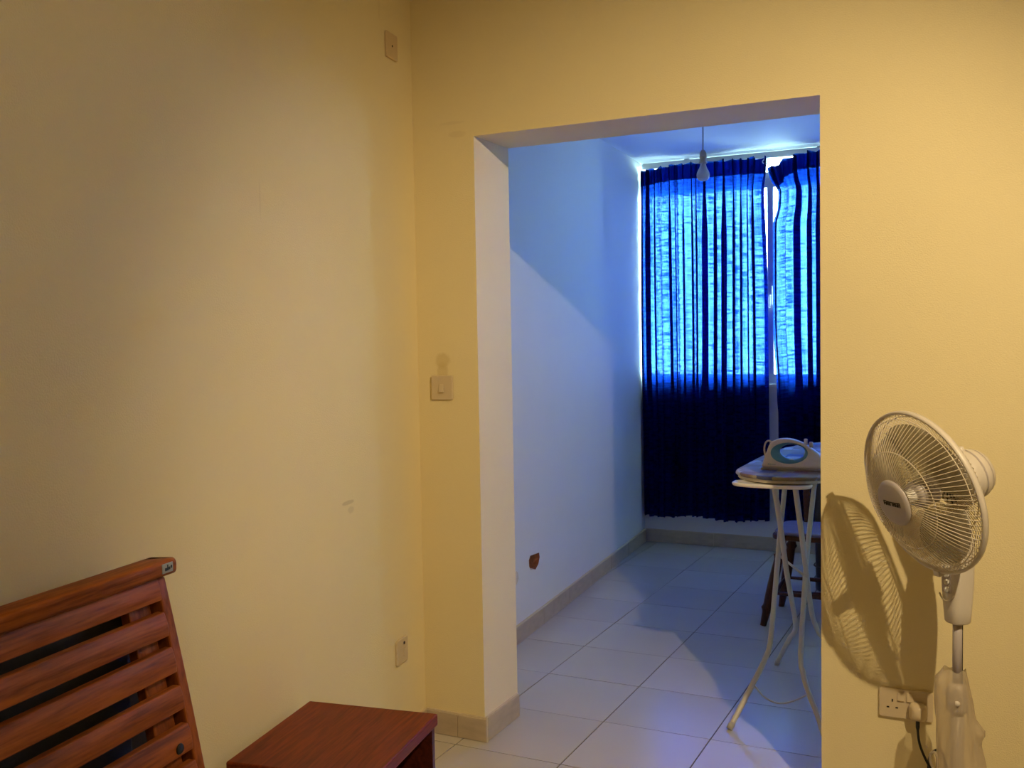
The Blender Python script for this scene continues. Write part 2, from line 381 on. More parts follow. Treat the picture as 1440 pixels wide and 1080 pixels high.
# skirting: mortar strip with tiles set in it
def skirting(name, p0, p1, inward, tl=.40, start=0.0, hgt=.083):
    p0 = Vector(p0); p1 = Vector(p1); d = (p1-p0); ln = d.length; d.normalize(); nv = Vector(inward)
    root = B(); box(root, 0, ln, -.009, 0, 0, hgt+.004)
    ang = math.atan2(d.y, d.x)
    yv = Vector((-sin(ang), cos(ang), 0)); sg = 1 if yv.dot(nv) < 0 else -1
    if sg < 0:
        for v in root.verts: v.co.y *= -1
    r = tag(obj(name, root, M['skirt_grout']), kind='structure'); r.location = p0; r.rotation_euler = (0, 0, ang)
    x = start
    if x > 0.02: spans = [(0, x)]
    else: spans = []
    while x < ln-.01:
        spans.append((x, min(ln, x+tl))); x += tl
    for a, b2 in spans:
        t = B(); box(t, a+.0012, b2-.0012, -.0125*sg, -.004*sg, 0.001, hgt+random.uniform(-.001, .001))
        obj('skirting_tile', t, M['skirt'], r, bevel=.0012, seg=1)
skirting('baseboard_back_left', (-1.868, 3.05, 0), (X0+.0125, 3.05, 0), (0, -1, 0), start=.128)
skirting('baseboard_reveal_left', (X0, 3.052, 0), (X0, YB-.008, 0), (1, 0, 0))
skirting('baseboard_back_right', (X1-.0125, 3.05, 0), (2.2, 3.05, 0), (0, -1, 0))
skirting('baseboard_reveal_right', (X1, 3.052, 0), (X1, YB-.008, 0), (-1, 0, 0))
skirting('baseboard_alcove_left', aw(-.70, 0, 0), aw(2.48, 0, 0), NA, start=.31)
skirting('baseboard_window', (-2.20, 6.52, 0), (.55, 6.52, 0), (0, -1, 0), start=.47)
p = lw(-.012, 0, 0); skirting('baseboard_left', lw(-4.2, 0, 0), lw(-.013, 0, 0), NW, start=.2)

# window
wn = tag(thing('window_1', None, None), kind='structure')
FY0, FY1 = 6.545, 6.60
for nm, bx in (('window_frame', (-2.32, .56, FY0, FY1, 1.09, 1.15)), ('window_frame', (-2.32, .56, FY0, FY1, 2.355, 2.455)),
               ('window_frame', (-2.32, .56, FY0, FY1, 2.545, 2.578)), ('window_frame', (-2.32, -2.268, FY0, FY1, 1.15, 2.545)), ('window_frame', (.51, .56, FY0, FY1, 1.15, 2.545))):
    bm = B(); box(bm, *bx); obj(nm, bm, M['frame'], wn, bevel=.004)
for x0 in (-1.372, -.42):
    bm = B(); box(bm, x0, x0+.040, FY0-.004, FY1-.004, 1.15, 2.355); obj('mullion', bm, M['frame'], wn, bevel=.004)
for x0, x1 in ((-2.268, -1.372), (-1.332, -.42), (-.38, .51)):
    bm = B(); box(bm, x0, x1, 6.57, 6.574, 1.15, 2.355); obj('pane', bm, M['glass'], wn)
bm = B(); box(bm, -2.268, .51, 6.57, 6.574, 2.455, 2.545); obj('pane', bm, M['glass'], wn)
bm = B(); box(bm, -2.22, .55, 6.490, 6.66, 1.070, 1.090); obj('window_sill', bm, M['sill'], wn, bevel=.004)
bm = B(); box(bm, -1.366, -1.338, 6.526, 6.5405, 1.60, 1.72); tube(bm, [(-1.352, 6.53, 1.66), (-1.352, 6.505, 1.66), (-1.352, 6.50, 1.58)], .007, 8); obj('window_handle', bm, M['frame'], wn)

# ------------------------------------------------------------------ curtains
rt = thing('curtain_rail', 'white curtain rail fixed under the alcove ceiling above blue curtains', 'curtain rail', (-2.2, 6.496, 2.553))
bm = B(); box(bm, 0.01, 2.74, -.010, .010, -.020, .020); obj('track', bm, M['white_pl'], rt, bevel=.003)
for x in (.3, 1.15, 1.9, 2.55):
    bm = B(); box(bm, x, x+.03, -.01, .01, .020, .025); obj('bracket', bm, M['white_pl'], rt)
def curtain(name, label, xl, xr, ztop, zbot, nf, seed, hdr, droop=None):
    rnd = random.Random(seed)
    t = thing(name, label, 'curtain', ((xl(2.4)+xr(2.4))/2, 6.448, zbot))
    off = Vector(t.location)
    NU = 34*nf; NV = 46
    # irregular gathers: phases along u with random spacing, strong ones fold over
    ks = [0]
    while ks[-1] < 1: ks.append(ks[-1]+rnd.uniform(.25, 2.0)/nf)
    amp = [rnd.uniform(.25, 1.35) for _ in ks]; skew = [rnd.uniform(-1, 1) for _ in ks]
    fine = [(rnd.uniform(70, 260)*nf/20, rnd.uniform(0, 6.28), rnd.uniform(.0008, .0022)) for _ in range(6)]
    def prof(u):
        i = max(k for k in range(len(ks)) if ks[k] <= u+1e-9); i = min(i, len(ks)-2)
        f = (u-ks[i])/(ks[i+1]-ks[i])
        a = amp[i]*(1-f)+amp[i+1]*f
        return f, a, skew[i], ks[i+1]-ks[i]
    bm = B(); uvl = bm.loops.layers.uv.new('UVMap'); rows = []
    def pt(u, v, push=0):
        f, a, sk, wd = prof(u)
        z = ztop(u)+(zbot-ztop(u))*v
        g2 = .55+.45*min(1, v*5)                 # gathers open out below the heading
        x0, x1 = xl(1.2), xr(1.2); W = x1-x0; sh = (xl(z)-x0)*max(0, 1-u*5)**1.5+(xr(z)-x1)*max(0, 1-(1-u)*5)**1.5
        ph = 2*pi*f
        dx = a*wd*.42*sin(ph)*g2 + sk*wd*.16*sin(2*ph)*a*(1-v*.3)
        yy = .022*a*cos(ph)*g2 + .008*sin(ph*2+sk*3)*a + .006*sin(u*9+v*3+seed)
        for fr, p0, am in fine: yy += am*sin(fr*u+p0+v*1.3)
        sway = .006*sin(v*5+u*7+seed)*v
        edge = min(1, u*40, (1-u)*40)
        zz = z+ (.010*sin(u*11+seed))*max(0, v-.9)/.1
        return Vector((x0+sh+W*min(1, max(0, u))+(dx*W*1.0+sway)*edge, 6.448+yy-push, zz))-off
    for j in range(NV+1):
        v = (j/NV)**1.25
        rows.append([bm.verts.new(pt(i/NU, v)) for i in range(NU+1)])
    for j in range(NV):
        v0, v1 = (j/NV)**1.25, ((j+1)/NV)**1.25
        for i in range(NU):
            f = bm.faces.new((rows[j][i], rows[j+1][i], rows[j+1][i+1], rows[j][i+1]))
            for lp, (uu, vv) in zip(f.loops, ((i/NU, v0), (i/NU, v1), ((i+1)/NU, v1), ((i+1)/NU, v0))): lp[uvl].uv = (uu, vv)
    obj('cloth', bm, M['curtain'], t, smooth=True, recalc=False)
    # gathered heading: a second layer with a ruffled top edge
    bm = B(); uvl = bm.loops.layers.uv.new('UVMap'); NR = 6; rr = []
    for j in range(NR+1):
        row = []
        for i in range(NU+1):
            u = i/NU; q = pt(u, 0, .006); zt = ztop(u)
            q2 = pt(u, hdr(u)/(zt-zbot), .007)
            k = j/NR; P = q.lerp(q2, k)
            P.z += (1-k)*(.010*abs(sin(u*nf*1.4+seed))+.006*sin(u*nf*4.1))
            P.y += .006*sin(u*nf*5+seed)*(1-k*.4)
            row.append(bm.verts.new(P))
        rr.append(row)
    for j in range(NR):
        for i in range(NU): bm.faces.new((rr[j][i], rr[j+1][i], rr[j+1][i+1], rr[j][i+1]))
    tag(obj('heading', bm, M['tape'], t, smooth=True, recalc=False), 'dark gathered heading band')
    return t
def interp(tab, z):
    if z >= tab[0][0]: return tab[0][1]
    for (a, x), (b2, y) in zip(tab, tab[1:]):
        if z >= b2:
            k = (a-z)/(a-b2); k = k*k*(3-2*k); return x+(y-x)*k
    return tab[-1][1]
L1 = [(2.5, -2.192), (1.0, -2.196), (.2, -2.194)]; R1 = [(2.5, -1.358), (2.3, -1.385), (1.6, -1.368), (.2, -1.372)]
curtain('curtain', 'long blue cotton curtain on the left of the window, hanging beside the white alcove wall',
        lambda z: interp(L1, z), lambda z: interp(R1, z), lambda u: 2.526+.008*sin(u*3)-.020*max(0, .25-u)/.25, .195, 19, 3, lambda u: .094)
L2 = [(2.47, -1.352), (2.40, -1.335), (2.31, -1.282), (2.22, -1.288), (2.10, -1.318), (1.5, -1.321), (1.0, -1.300), (.9, -1.292), (.2, -1.29)]
curtain('curtain', 'blue cotton curtain on the right of the window gap with a drooping top corner',
        lambda z: interp(L2, z), lambda z: .33, lambda u: 2.536-.088*max(0, 1-u/.13)**1.5, .20, 35, 11, lambda u: .094+.04*max(0, 1-u/.075))
# loose rings at the gap
for k, (x, z) in enumerate(((-1.366, 2.505), (-1.352, 2.478))):
    bm = B(); tube(bm, [(.011*cos(a*pi/8), 0, .011*sin(a*pi/8)) for a in range(16)], .0032, 6, closed=True)
    tube(bm, [(0, 0, .011), (0, 0, .033 if k == 0 else .060)], .002, 6)
    o = obj('curtain_ring', bm, M['seam'], smooth=True, loc=(x, 6.44, z))
    tag(o, ('white curtain ring hanging highest in the gap between curtains', 'white curtain ring hanging lower at the drooping curtain corner')[k], 'curtain ring', 'curtain rings in the gap')

# ------------------------------------------------------------------ pendant bulb
pd = thing('pendant_lamp', 'bare unlit bulb hanging on a flex from the alcove ceiling', 'lamp', (-1.247, 4.56, AC))
bm = B(); lathe(bm, [(0, 0), (.042, 0), (.040, -.014), (.018, -.024), (0, -.025)], 24); obj('ceiling_rose', bm, M['holder'], pd, smooth=True)
bm = B(); tube(bm, [(0, 0, -.02), (.001, 0, -.15), (0, 0, -.312)], .0032, 8); obj('flex', bm, M['cord'], pd, smooth=True)
bm = B(); lathe(bm, [(0, -.306), (.006, -.308), (.011, -.314), (.0155, -.325), (.016, -.338), (.0185, -.339), (.0185, -.342), (.016, -.343), (.0165, -.362), (.019, -.364), (.019, -.369), (.014, -.371), (0, -.371)], 24)
obj('lampholder', bm, M['holder'], pd, smooth=True)
bm = B(); lathe(bm, [(.0125, -.368), (.013, -.376), (.0165, -.388), (.0225, -.400), (.028, -.412), (.030, -.422), (.0285, -.434), (.022, -.444), (.012, -.449), (0, -.4505)], 32)
obj('bulb', bm, M['bulb'], pd, smooth=True)

# ------------------------------------------------------------------ wall plates
def plate(bm, w_, h_, d, r=.006): prism(bm, rrect(w_, h_, r), 0, d)
# switch on the back wall: local z out of wall -> -Y
def on_back(x, z): return Matrix.Translation((x, 3.05, z)) @ Matrix.Rotation(pi/2, 4, 'X')
def on_left(s, z):
    m = Matrix.Identity(4); m.col[0][:3] = DW; m.col[1][:3] = (0, 0, 1); m.col[2][:3] = DW.cross(Vector((0, 0, 1)))
    m.translation = lw(s, 0, z); return m
sw = thing('light_switch', 'square cream light switch on the yellow wall left of the opening', 'light switch'); sw.matrix_world = on_back(-1.778, 1.251)
bm = B(); plate(bm, .086, .086, .009); obj('face_plate', bm, M['cream_pl'], sw, bevel=.0025)
bm = B(); box(bm, -.009, .009, -.016, .012, .009, .0105)
v = [x for x in bm.verts if x.co.z > .0102 and x.co.y < 0]
for x in v: x.co.z += .006
obj('rocker', bm, M['cream_pl'], sw, bevel=.001)
bp_ = thing('blank_wall_plate', 'small square cover plate high on the left wall near the corner', 'wall plate'); bp_.matrix_world = on_left(-.172, 2.409)
M['plate_tan'] = mat('painted_over_plate', (.62, .47, .27), .5, 0, .03)
bm = B(); plate(bm, .086, .086, .008); obj('face_plate', bm, M['plate_tan'], bp_, bevel=.002)
bm = B(); lathe(bm, [(0, .0095), (.0035, .0093), (.004, .008)], 10); obj('screw', bm, M['dark'], bp_)
ae = thing('aerial_socket', 'cream aerial socket low on the left wall beside the corner', 'wall socket'); ae.matrix_world = on_left(-.200, .356)
bm = B(); plate(bm, .086, .086, .009); obj('face_plate', bm, M['cream_pl'], ae, bevel=.0025)
bm = B(); lathe(bm, [(.0055, .009), (.0055, .0105), (0, .0106)], 12, Matrix.Translation((.012, .025, 0))); obj('hole', bm, M['dark'], ae)
bm = B(); box(bm, .006, .022, -.022, .008, .009, .0115); obj('rocker', bm, M['cream_pl'], ae, bevel=.001)
ds = thing('double_socket', 'cream double power socket on the yellow wall behind the fan', 'power socket'); ds.matrix_world = on_back(-.2475, .343)
bm = B(); plate(bm, .146, .086, .010); obj('face_plate', bm, M['cream_pl'], ds, bevel=.0025)
for sx in (-1, 1):
    bm = B(); cx = sx*.036
    box(bm, cx-.002, cx+.002, .004, .012, .0100, .0106); box(bm, cx-.0155, cx-.0085, -.0145, -.0105, .0100, .0106); box(bm, cx+.0085, cx+.0155, -.0145, -.0105, .0100, .0106)
    obj('pin_holes', bm, M['dark'], ds)
    bm = B(); box(bm, sx*.0125-.0095, sx*.0125+.0095, .010, .034, .010, .0125)
    for x in bm.verts:
        if x.co.z > .011 and x.co.y < .02: x.co.z += .0025
    obj('rocker_switch', bm, M['cream_pl'], ds, bevel=.001)

# ------------------------------------------------------------------ pedestal fan
PX, PY = -.103, 2.82
fan = thing('pedestal_fan', 'off-white pedestal fan with round wire grille standing before the yellow wall', 'fan', (PX, PY, 0))
bm = B(); lathe(bm, [(0, .0), (.185, .0), (.19, .006), (.185, .018), (.15, .030), (.07, .042), (.035, .055), (.030, .075), (0, .075)], 48); obj('base', bm, M['fan_pl'], fan, smooth=True)
bm = B(); lathe(bm, [(0, .06), (.0175, .06), (.0175, .44), (0, .44)], 20); obj('lower_pole', bm, M['fan_pl'], fan, smooth=True)
bm = B(); lathe(bm, [(0, .425), (.026, .425), (.0275, .435), (.0275, .475), (.022, .495), (.015, .50), (0, .50)], 20)
lathe(bm, [(0, 0), (.008, 0), (.009, .006), (.008, .012), (0, .013)], 12, Matrix.Translation((.0, -.026, .455)) @ Matrix.Rotation(pi/2, 4, 'X')); obj('height_collar', bm, M['fan_pl'], fan, smooth=True)
bm = B(); lathe(bm, [(0, .49), (.0122, .49), (.0122, .70), (0, .70)], 18); obj('upper_pole', bm, M['fan_grey'], fan, smooth=True)
bm = B(); box(bm, .0095, .0130, -.004, .004, .50, .668); obj('pole_slot', bm, M['dark'], fan)
# control box: lofted rounded rectangles
FD = Vector((-.7164, -.6483, -.2579)).normalized()
hz = math.atan2(FD.y, FD.x)
bm = B(); rings = []
for z, wx, wy in ((.660, .050, .048), (.664, .056, .054), (.70, .062, .060), (.76, .070, .066), (.82, .072, .070), (.88, .064, .066), (.93, .050, .055), (.97, .036, .044), (.985, .030, .036)):
    rings.append([bm.verts.new((x, y, z)) for x, y in rrect(wx, wy, min(wx, wy)*.33, 5)])
for A_, C_ in zip(rings, rings[1:]):
    for k in range(len(A_)): bm.faces.new((A_[k], A_[(k+1) % len(A_)], C_[(k+1) % len(A_)], C_[k]))
bm.faces.new(rings[0][::-1]); bm.faces.new(rings[-1])
cb = obj('control_box', bm, M['fan_pl'], fan, smooth=True, rot=(0, 0, hz+pi/2))
bm = B(); prism(bm, rrect(.040, .004, .0018, 3), .742, .862)
for v in bm.verts: v.co.y -= .0345; v.co.x *= .8
obj('control_panel', bm, M['fan_grey'], cb, bevel=.001)
for k in range(4):
    bm = B(); lathe(bm, [(0, .010), (.0062, .009), (.0075, .004), (.0075, 0), (0, 0)], 14, Matrix.Translation((.006, -.0355, .753+.019*k)) @ Matrix.Rotation(pi/2, 4, 'X')); obj('button', bm, M['white_pl'], cb, smooth=True)
bm = B(); pts = [(-.030, -.0325, .735), (-.015, -.0345, .722), (.005, -.0345, .722), (.024, -.033, .738)]
tube(bm, catmull(pts, 5), .0022, 6); obj('panel_ridge', bm, M['fan_pl'], cb, smooth=True)
# head frame: local z = facing direction
HC = Vector((-.1836, 2.7222, 1.013))-Vector((PX, PY, 0))
zl = FD; xl_ = Vector((0, 0, 1)).cross(zl).normalized(); yl = zl.cross(xl_)
HM = Matrix(((xl_.x, yl.x, zl.x, HC.x), (xl_.y, yl.y, zl.y, HC.y), (xl_.z, yl.z, zl.z, HC.z), (0, 0, 0, 1)))
def head(name, bm, m, parent=fan, smooth=True, label=None):
    xform(bm, HM); o = obj(name, bm, m, parent, smooth=smooth)
    if label: o['label'] = label
    return o
RR = .2125
bm = B(); lathe(bm, [(.0, -.196), (.035, -.193), (.056, -.182), (.066, -.160), (.066, -.125), (.060, -.110), (.068, -.098), (.072, -.088), (.05, -.082), (0, -.080)], 32); mh = head('motor_housing', bm, M['fan_pl'])
bm = B()
for k in range(20):
    a = 2*pi*k/20
    for r0, r1 in ((.030, .042), (.046, .058)):
        ca, sa = cos(a), sin(a)
        w2 = .0028
        q = [bm.verts.new((r*ca-s*w2*sa, r*sa+s*w2*ca, -.0795-(r-.03)*.05)) for r, s in ((r0, -1), (r1, -1), (r1, 1), (r0, 1))]
        bm.faces.new(q)
head('motor_vents', bm, M['dark'], mh, smooth=False)
bm = B(); lathe(bm, [(.010, 0), (.008, .012), (.005, .014), (0, .014)], 14, Matrix.Translation((0, .064, -.14)) @ Matrix.Rotation(-pi/2, 4, 'X')); head('oscillation_knob', bm, M['fan_pl'], mh)
bm = B(); lathe(bm, [(.0672, -.150), (.0672, -.146)], 32); lathe(bm, [(.0630, -.168), (.0612, -.172)], 32); head('seam_line', bm, M['fan_grey'], mh)
bm = B(); tube(bm, [HM.inverted() @ Vector((0, 0, .975)), Vector((0, -.045, -.16))], [.022, .030], 16); head('tilt_neck', bm, M['fan_pl'])
# grilles
def grille(front):
    bm = B(); NWI = 96; sg = 1 if front else -1
    depth = .084 if front else .066; rin = .058; pw = 1.9 if front else 3.2
    for k in range(NWI):
        a0 = 2*pi*k/NWI; pts = []
        for t in range(9):
            f = t/8; r = rin+(RR-rin)*f
            zz = sg*depth*(1-f**pw)
            a = a0+(.30*(1-f)**1.5 if front else -.12*(1-f))
            pts.append((r*cos(a), r*sin(a), zz))
        tube(bm, pts, .00105, 4, cap=False)
    for r, f in ((.128, .43), (.198, .91)):
        f = (r-rin)/(RR-rin); zz = sg*depth*(1-f**pw)
        tube(bm, [(r*cos(2*pi*k/64), r*sin(2*pi*k/64), zz-sg*.0014) for k in range(64)], .0014, 5, closed=True)
    tube(bm, [(rin*cos(2*pi*k/40), rin*sin(2*pi*k/40), sg*depth) for k in range(40)], .002, 5, closed=True)
    return bm
fg = grille(True); o = head('front_grille', fg, M['wire']); tag(o, kind='stuff')
rg_ = grille(False); o = head('rear_grille', rg_, M['wire']); tag(o, kind='stuff')
bm = B(); n = 72; prof_ = [(RR-.003, -.0075), (RR+.003, -.008), (RR+.0045, 0), (RR+.003, .008), (RR-.003, .0075), (RR-.0045, 0)]
rg2 = [[bm.verts.new((r*cos(2*pi*k/n), r*sin(2*pi*k/n), z)) for r, z in prof_] for k in range(n)]
for k in range(n):
    for i in range(6): bm.faces.new((rg2[k][i], rg2[k][(i+1) % 6], rg2[(k+1) % n][(i+1) % 6], rg2[(k+1) % n][i]))
head('grille_rim', bm, M['fan_pl'])
bm = B(); box(bm, -.010, .010, -RR-.012, -RR+.002, -.013, .013); head('rim_clip', bm, M['fan_pl'], smooth=False)
bm = B(); lathe(bm, [(0, .094), (.048, .0925), (.057, .090), (.0605, .085), (.0605, .081), (.056, .079), (0, .079)], 40); bd = head('badge', bm, M['fan_grey'])
bm = B(); xs = -.030
for k, (wd, hh) in enumerate(((.009, .012), (.007, .011), (.003, .011), (.010, .011), (.007, .011), (.007, .011), (.009, .012))):
    if k in (2,): box(bm, xs, xs+wd, -.0055, -.0055+hh, .0930, .0946)
    else:
        box(bm, xs, xs+.0022, -.0055, -.0055+hh, .0930, .0946); box(bm, xs+wd-.0022, xs+wd, -.0055, -.0055+hh*(.55 if k in (0, 5) else 1), .0930, .0946)
        box(bm, xs, xs+wd, -.0055+hh-.0024, -.0055+hh, .0930, .0946)
        if k in (0, 1, 4, 6): box(bm, xs, xs+wd, -.001, .0014, .0930, .0946)
    xs += wd+.0018
head('wordmark', bm, M['dark'], bd, smooth=False)
# blades
bm = B()
lathe(bm, [(0, .030), (.030, .028), (.036, .020), (.036, -.030), (0, -.030)], 28); head('blade_hub', bm, M['fan_grey'])
bm = B(); lathe(bm, [(0, .066), (.012, .065), (.015, .058), (.017, .034), (.020, .030), (0, .030)], 24); hb = head('hub_nut', bm, M['white_pl'])
bm = B()
for k in range(12):
    a = 2*pi*k/12; tube(bm, [(.0165*cos(a), .0165*sin(a), .032), (.0145*cos(a), .0145*sin(a), .060)], .0016, 5)
head('nut_ribs', bm, M['white_pl'], hb)
for k in range(3):
    bm = B(); rows = []
    NR, NC = 12, 12
    for i in range(NR+1):
        f = i/NR; r = .034+(.190-.034)*f
        half = math.radians(30+32*f**.6*(1-.30*f**6)); mid = math.radians(22*f+8)
        row = []
        for j in range(NC+1):
            c = j/NC*2-1
            a = 2*pi*k/3+.55+mid+half*c*(1-.0*c)
            rr2 = r-(.020*max(0, c)**3+.012*max(0, -c)**3)*f**3
            row.append(bm.verts.new((rr2*cos(a), rr2*sin(a), .026*c*(1-.35*f)+.006*(1-c*c))))
        rows.append(row)
    for i in range(NR):
        for j in range(NC): bm.faces.new((rows[i][j], rows[i][j+1], rows[i+1][j+1], rows[i+1][j]))
    o = head('blade', bm, M['blade']); sm_ = o.modifiers.new('solid', 'SOLIDIFY'); sm_.thickness = .0018; sm_.offset = 0
# plug and lead
bm = B(); rings = []
for z, wx, wy in ((.0102, .046, .048), (.020, .050, .052), (.030, .046, .050), (.040, .030, .040), (.046, .022, .030)):
    rings.append([bm.verts.new((x, y, z)) for x, y in rrect(wx, wy, min(wx, wy)*.3, 5)])
for A_, C_ in zip(rings, rings[1:]):
    for k in range(len(A_)): bm.faces.new((A_[k], A_[(k+1) % len(A_)], C_[(k+1) % len(A_)], C_[k]))
bm.faces.new(rings[0][::-1]); bm.faces.new(rings[-1])
xform(bm, Matrix.Translation((-PX, -PY, 0)) @ on_back(-.2135, .331)); tag(obj('plug', bm, M['cream_pl'], fan, smooth=True), 'cream three-pin plug')
def off(P): return [(x-PX, y-PY, z) for x, y, z in P]
bm = B(); tube(bm, catmull(off([(-.2135, 3.022, .312), (-.2135, 3.020, .285), (-.209, 3.02, .245), (-.196, 3.02, .208), (-.178, 3.015, .178), (-.15, 3.0, .16), (-.13, 2.975, .17), (-.135, 2.96, .21), (-.150, 2.985, .245), (-.172, 3.02, .225), (-.185, 3.03, .19), (-.18, 3.03, .12), (-.15, 3.0, .05), (-.11, 2.95, .012), (-.10, 2.90, .03)]), 6), .0036, 8)
lathe(bm, [(.0055, 0), (.0055, .022), (.0036, .03)], 10, Matrix.Translation((-.2135-PX, 3.022-PY, .310)) @ Matrix.Rotation(pi, 4, 'X'))
tag(obj('lead', bm, M['black'], fan, smooth=True), 'black power lead')
# clear bag pulled over the lower pole
pb = thing('plastic_bag', 'crumpled clear plastic bag hung over the lower fan pole', 'plastic bag', (PX, PY, .10))
bm = B(); rnd = random.Random(5); NA_, NZ = 72, 34; rows = []
def bag_r(a, f):
    rt_ = .020+.028*min(1, f/.35)+.024*max(0, min(1, (f-.35)/.25))+.012*max(0, f-.6)
    lf_ = .034+.018*min(1, f/.06)+.004*sin(f*9)
    k_ = .5-.5*cos(a); base = rt_*(1-k_)+lf_*k_
    flap = .020*max(0, cos(a+.1))**6*math.exp(-((f-.36)/.045)**2)
    wr = .0016*sin(5*a+5*f)+.0016*sin(9*a-7*f+1)+.0012*sin(15*f+4*a)+.0010*sin(17*a+23*f)
    return base+flap+wr*min(1, f*4+.2)
for j in range(NZ+1):
    f = j/NZ; z = .435*(1-f)
    rows.append([bm.verts.new((bag_r(2*pi*k/NA_, f)*cos(2*pi*k/NA_), .85*bag_r(2*pi*k/NA_, f)*sin(2*pi*k/NA_), z+(.004*sin(5*2*pi*k/NA_) if j == 0 else 0))) for k in range(NA_)])
for j in range(NZ):
    for k in range(NA_): bm.faces.new((rows[j][k], rows[j][(k+1) % NA_], rows[j+1][(k+1) % NA_], rows[j+1][k]))
bg_o = obj('sheet', bm, M['bag'], pb, smooth=True)
bm = B(); tube(bm, catmull([(-.048, -.03, .16), (-.062, -.040, .19), (-.062, -.045, .215), (-.051, -.045, .222), (-.045, -.04, .195), (-.047, -.03, .16)], 5), .0035, 6); obj('handle_loop', bm, M['bag'], pb, smooth=True)

# ------------------------------------------------------------------ ironing board
ib = thing('ironing_board', 'ironing board with patchwork cover and cream tube legs standing in the opening', 'ironing board', (-.69, 3.9, 0))
def o3(P): return [(x+.69, y-3.9, z) for x, y, z in P]
XL, XR, YN, YF = -.868, -.506, 3.43, 4.62
out = []
for k in range(13):                       # near rounded end
    a = pi+pi*k/12; out.append(((XL+XR)/2+(XR-XL)/2*cos(a), 3.60+.17*sin(a)))
out += [(XR, 3.9), (XR-.005, 4.15), (XR-.03, 4.32), (XR-.08, 4.48), (XR-.14, 4.59), ((XL+XR)/2, 4.62), (XL+.14, 4.59), (XL+.08, 4.48), (XL+.03, 4.32), (XL+.005, 4.15), (XL, 3.9)]
bm = B(); prism(bm, [(x+.69, y-3.9) for x, y in out], .918, .932); obj('padded_cover', bm, M['cover'], ib, bevel=.005)
bm = B(); prism(bm, [((x+.687)*.96-.687+.69, (y-4.0)*.985+4.0-3.9) for x, y in out], .908, .918); obj('board', bm, M['legs'], ib)
# iron rest: shallow dished oval plate at the near end
bm = B(); rp = []
for k in range(40):
    a = 2*pi*k/40; c_, s_ = cos(a), sin(a)
    rp.append((abs(c_)**.75*(1 if c_ > 0 else -1)*.136, abs(s_)**.8*(1 if s_ > 0 else -1)*.058))
def ring(sc, z): return [bm.verts.new((-.712+.69+x*sc, 3.452-3.9+y*(sc if sc > .9 else sc*.9), z)) for x, y in rp]
rs = [ring(.97, .896), ring(1.0, .900), ring(1.0, .906), ring(.96, .909), ring(.86, .904), ring(.5, .9035)]
for A_, C_ in zip(rs, rs[1:]):
    for k in range(40): bm.faces.new((A_[k], A_[(k+1) % 40], C_[(k+1) % 40], C_[k]))
bm.faces.new(rs[0][::-1]); bm.faces.new(rs[-1]); tag(obj('iron_rest', bm, M['rest'], ib, smooth=True), 'white enamelled iron rest')
LA = [(-.729, 3.555, .905), (-.732, 3.689, .727), (-.743, 3.864, .507), (-.747, 4.056, .267), (-.757, 4.105, .205), (-.79, 4.149, .151), (-.862, 4.265, .008)]
LB = [(-.800, 4.205, .905), (-.791, 3.987, .630), (-.785, 3.901, .521), (-.773, 3.713, .283), (-.782, 3.668, .225), (-.807, 3.617, .161), (-.874, 3.495, .008)]
LC = [(-.655, 3.555, .905), (-.662, 3.741, .661), (-.675, 3.996, .342), (-.669, 4.074, .245), (-.653, 4.118, .19), (-.625, 4.165, .135), (-.555, 4.265, .008)]
LD = [(-.682, 4.205, .905), (-.679, 3.958, .593), (-.671, 3.832, .434), (-.658, 3.683, .245), (-.644, 3.644, .195), (-.62, 3.604, .144), (-.577, 3.55, .077), (-.540, 3.496, .008)]
for P in (LA, LB, LC, LD):
    bm = B(); tube(bm, catmull(o3(P), 6), .0100, 12); lg = obj('leg', bm, M['legs'], ib, smooth=True)
    e = Vector(o3([P[-1]])[0]); e2 = Vector(o3([P[-2]])[0]); d = (e2-e).normalized()
    bm = B(); tube(bm, [e-d*.006, e+d*.020], .0115, 12)
    obj('leg_cap', bm, M['holder'], lg, smooth=True)
bm = B(); tube(bm, catmull(o3([(-.815, 3.600, .145), (-.77, 3.585, .105), (-.715, 3.575, .093), (-.66, 3.582, .110), (-.612, 3.595, .138)]), 5), .0035, 8); obj('tie_wire', bm, M['legs'], ib, smooth=True)
bm = B(); tube(bm, o3([(-.79, 3.93, .555), (-.67, 3.87, .49)]), .005, 8); obj('pivot_rod', bm, M['legs'], ib, smooth=True)
bm = B(); tube(bm, o3([(-.755, 3.62, .898), (-.63, 3.62, .898)]), .006, 8); obj('top_bar', bm, M['legs'], ib, smooth=True)
bm = B(); tube(bm, o3([(-.83, 4.2, .898), (-.65, 4.2, .898)]), .006, 8); obj('top_bar', bm, M['legs'], ib, smooth=True)

# ------------------------------------------------------------------ steam iron
ir = thing('steam_iron', 'white and teal steam iron resting flat on the ironing board', 'iron', (-.783, 3.66, .932))
def px(x, y): return ((x-1072)*.00247, (657.5-y)*.00255)
OUT = [px(*q) for q in ((1072, 654), (1073, 648), (1075, 641), (1078, 632), (1081, 624), (1086, 618.5), (1094, 615.6), (1103, 614.6), (1113, 615.4), (1122, 617.8), (1131, 621.5), (1139, 626.5), (1147, 632), (1155, 638.5), (1165, 645), (1174, 650), (1180, 653.5), (1178, 655.5), (1160, 655.5), (1140, 655.5), (1120, 655.5), (1100, 655.5), (1085, 655.5))]
O3 = catmull([(x, 0, z) for x, z in OUT], 4, True)
HCX, HCZ = px(1110.2, 634.4); HA, HB = 26.5*.00247, 14.6*.00255
def halfw(x, z):
    t = max(0, min(1, x/.27)); wb = .050*sqrt(max(0.0, 1-(max(0, (t-.25))/.76)**2.2))
    return max(.004, wb*(1-.62*min(1, z/.075)**.8))
bm = B(); NO = len(O3); loopsF = []; 
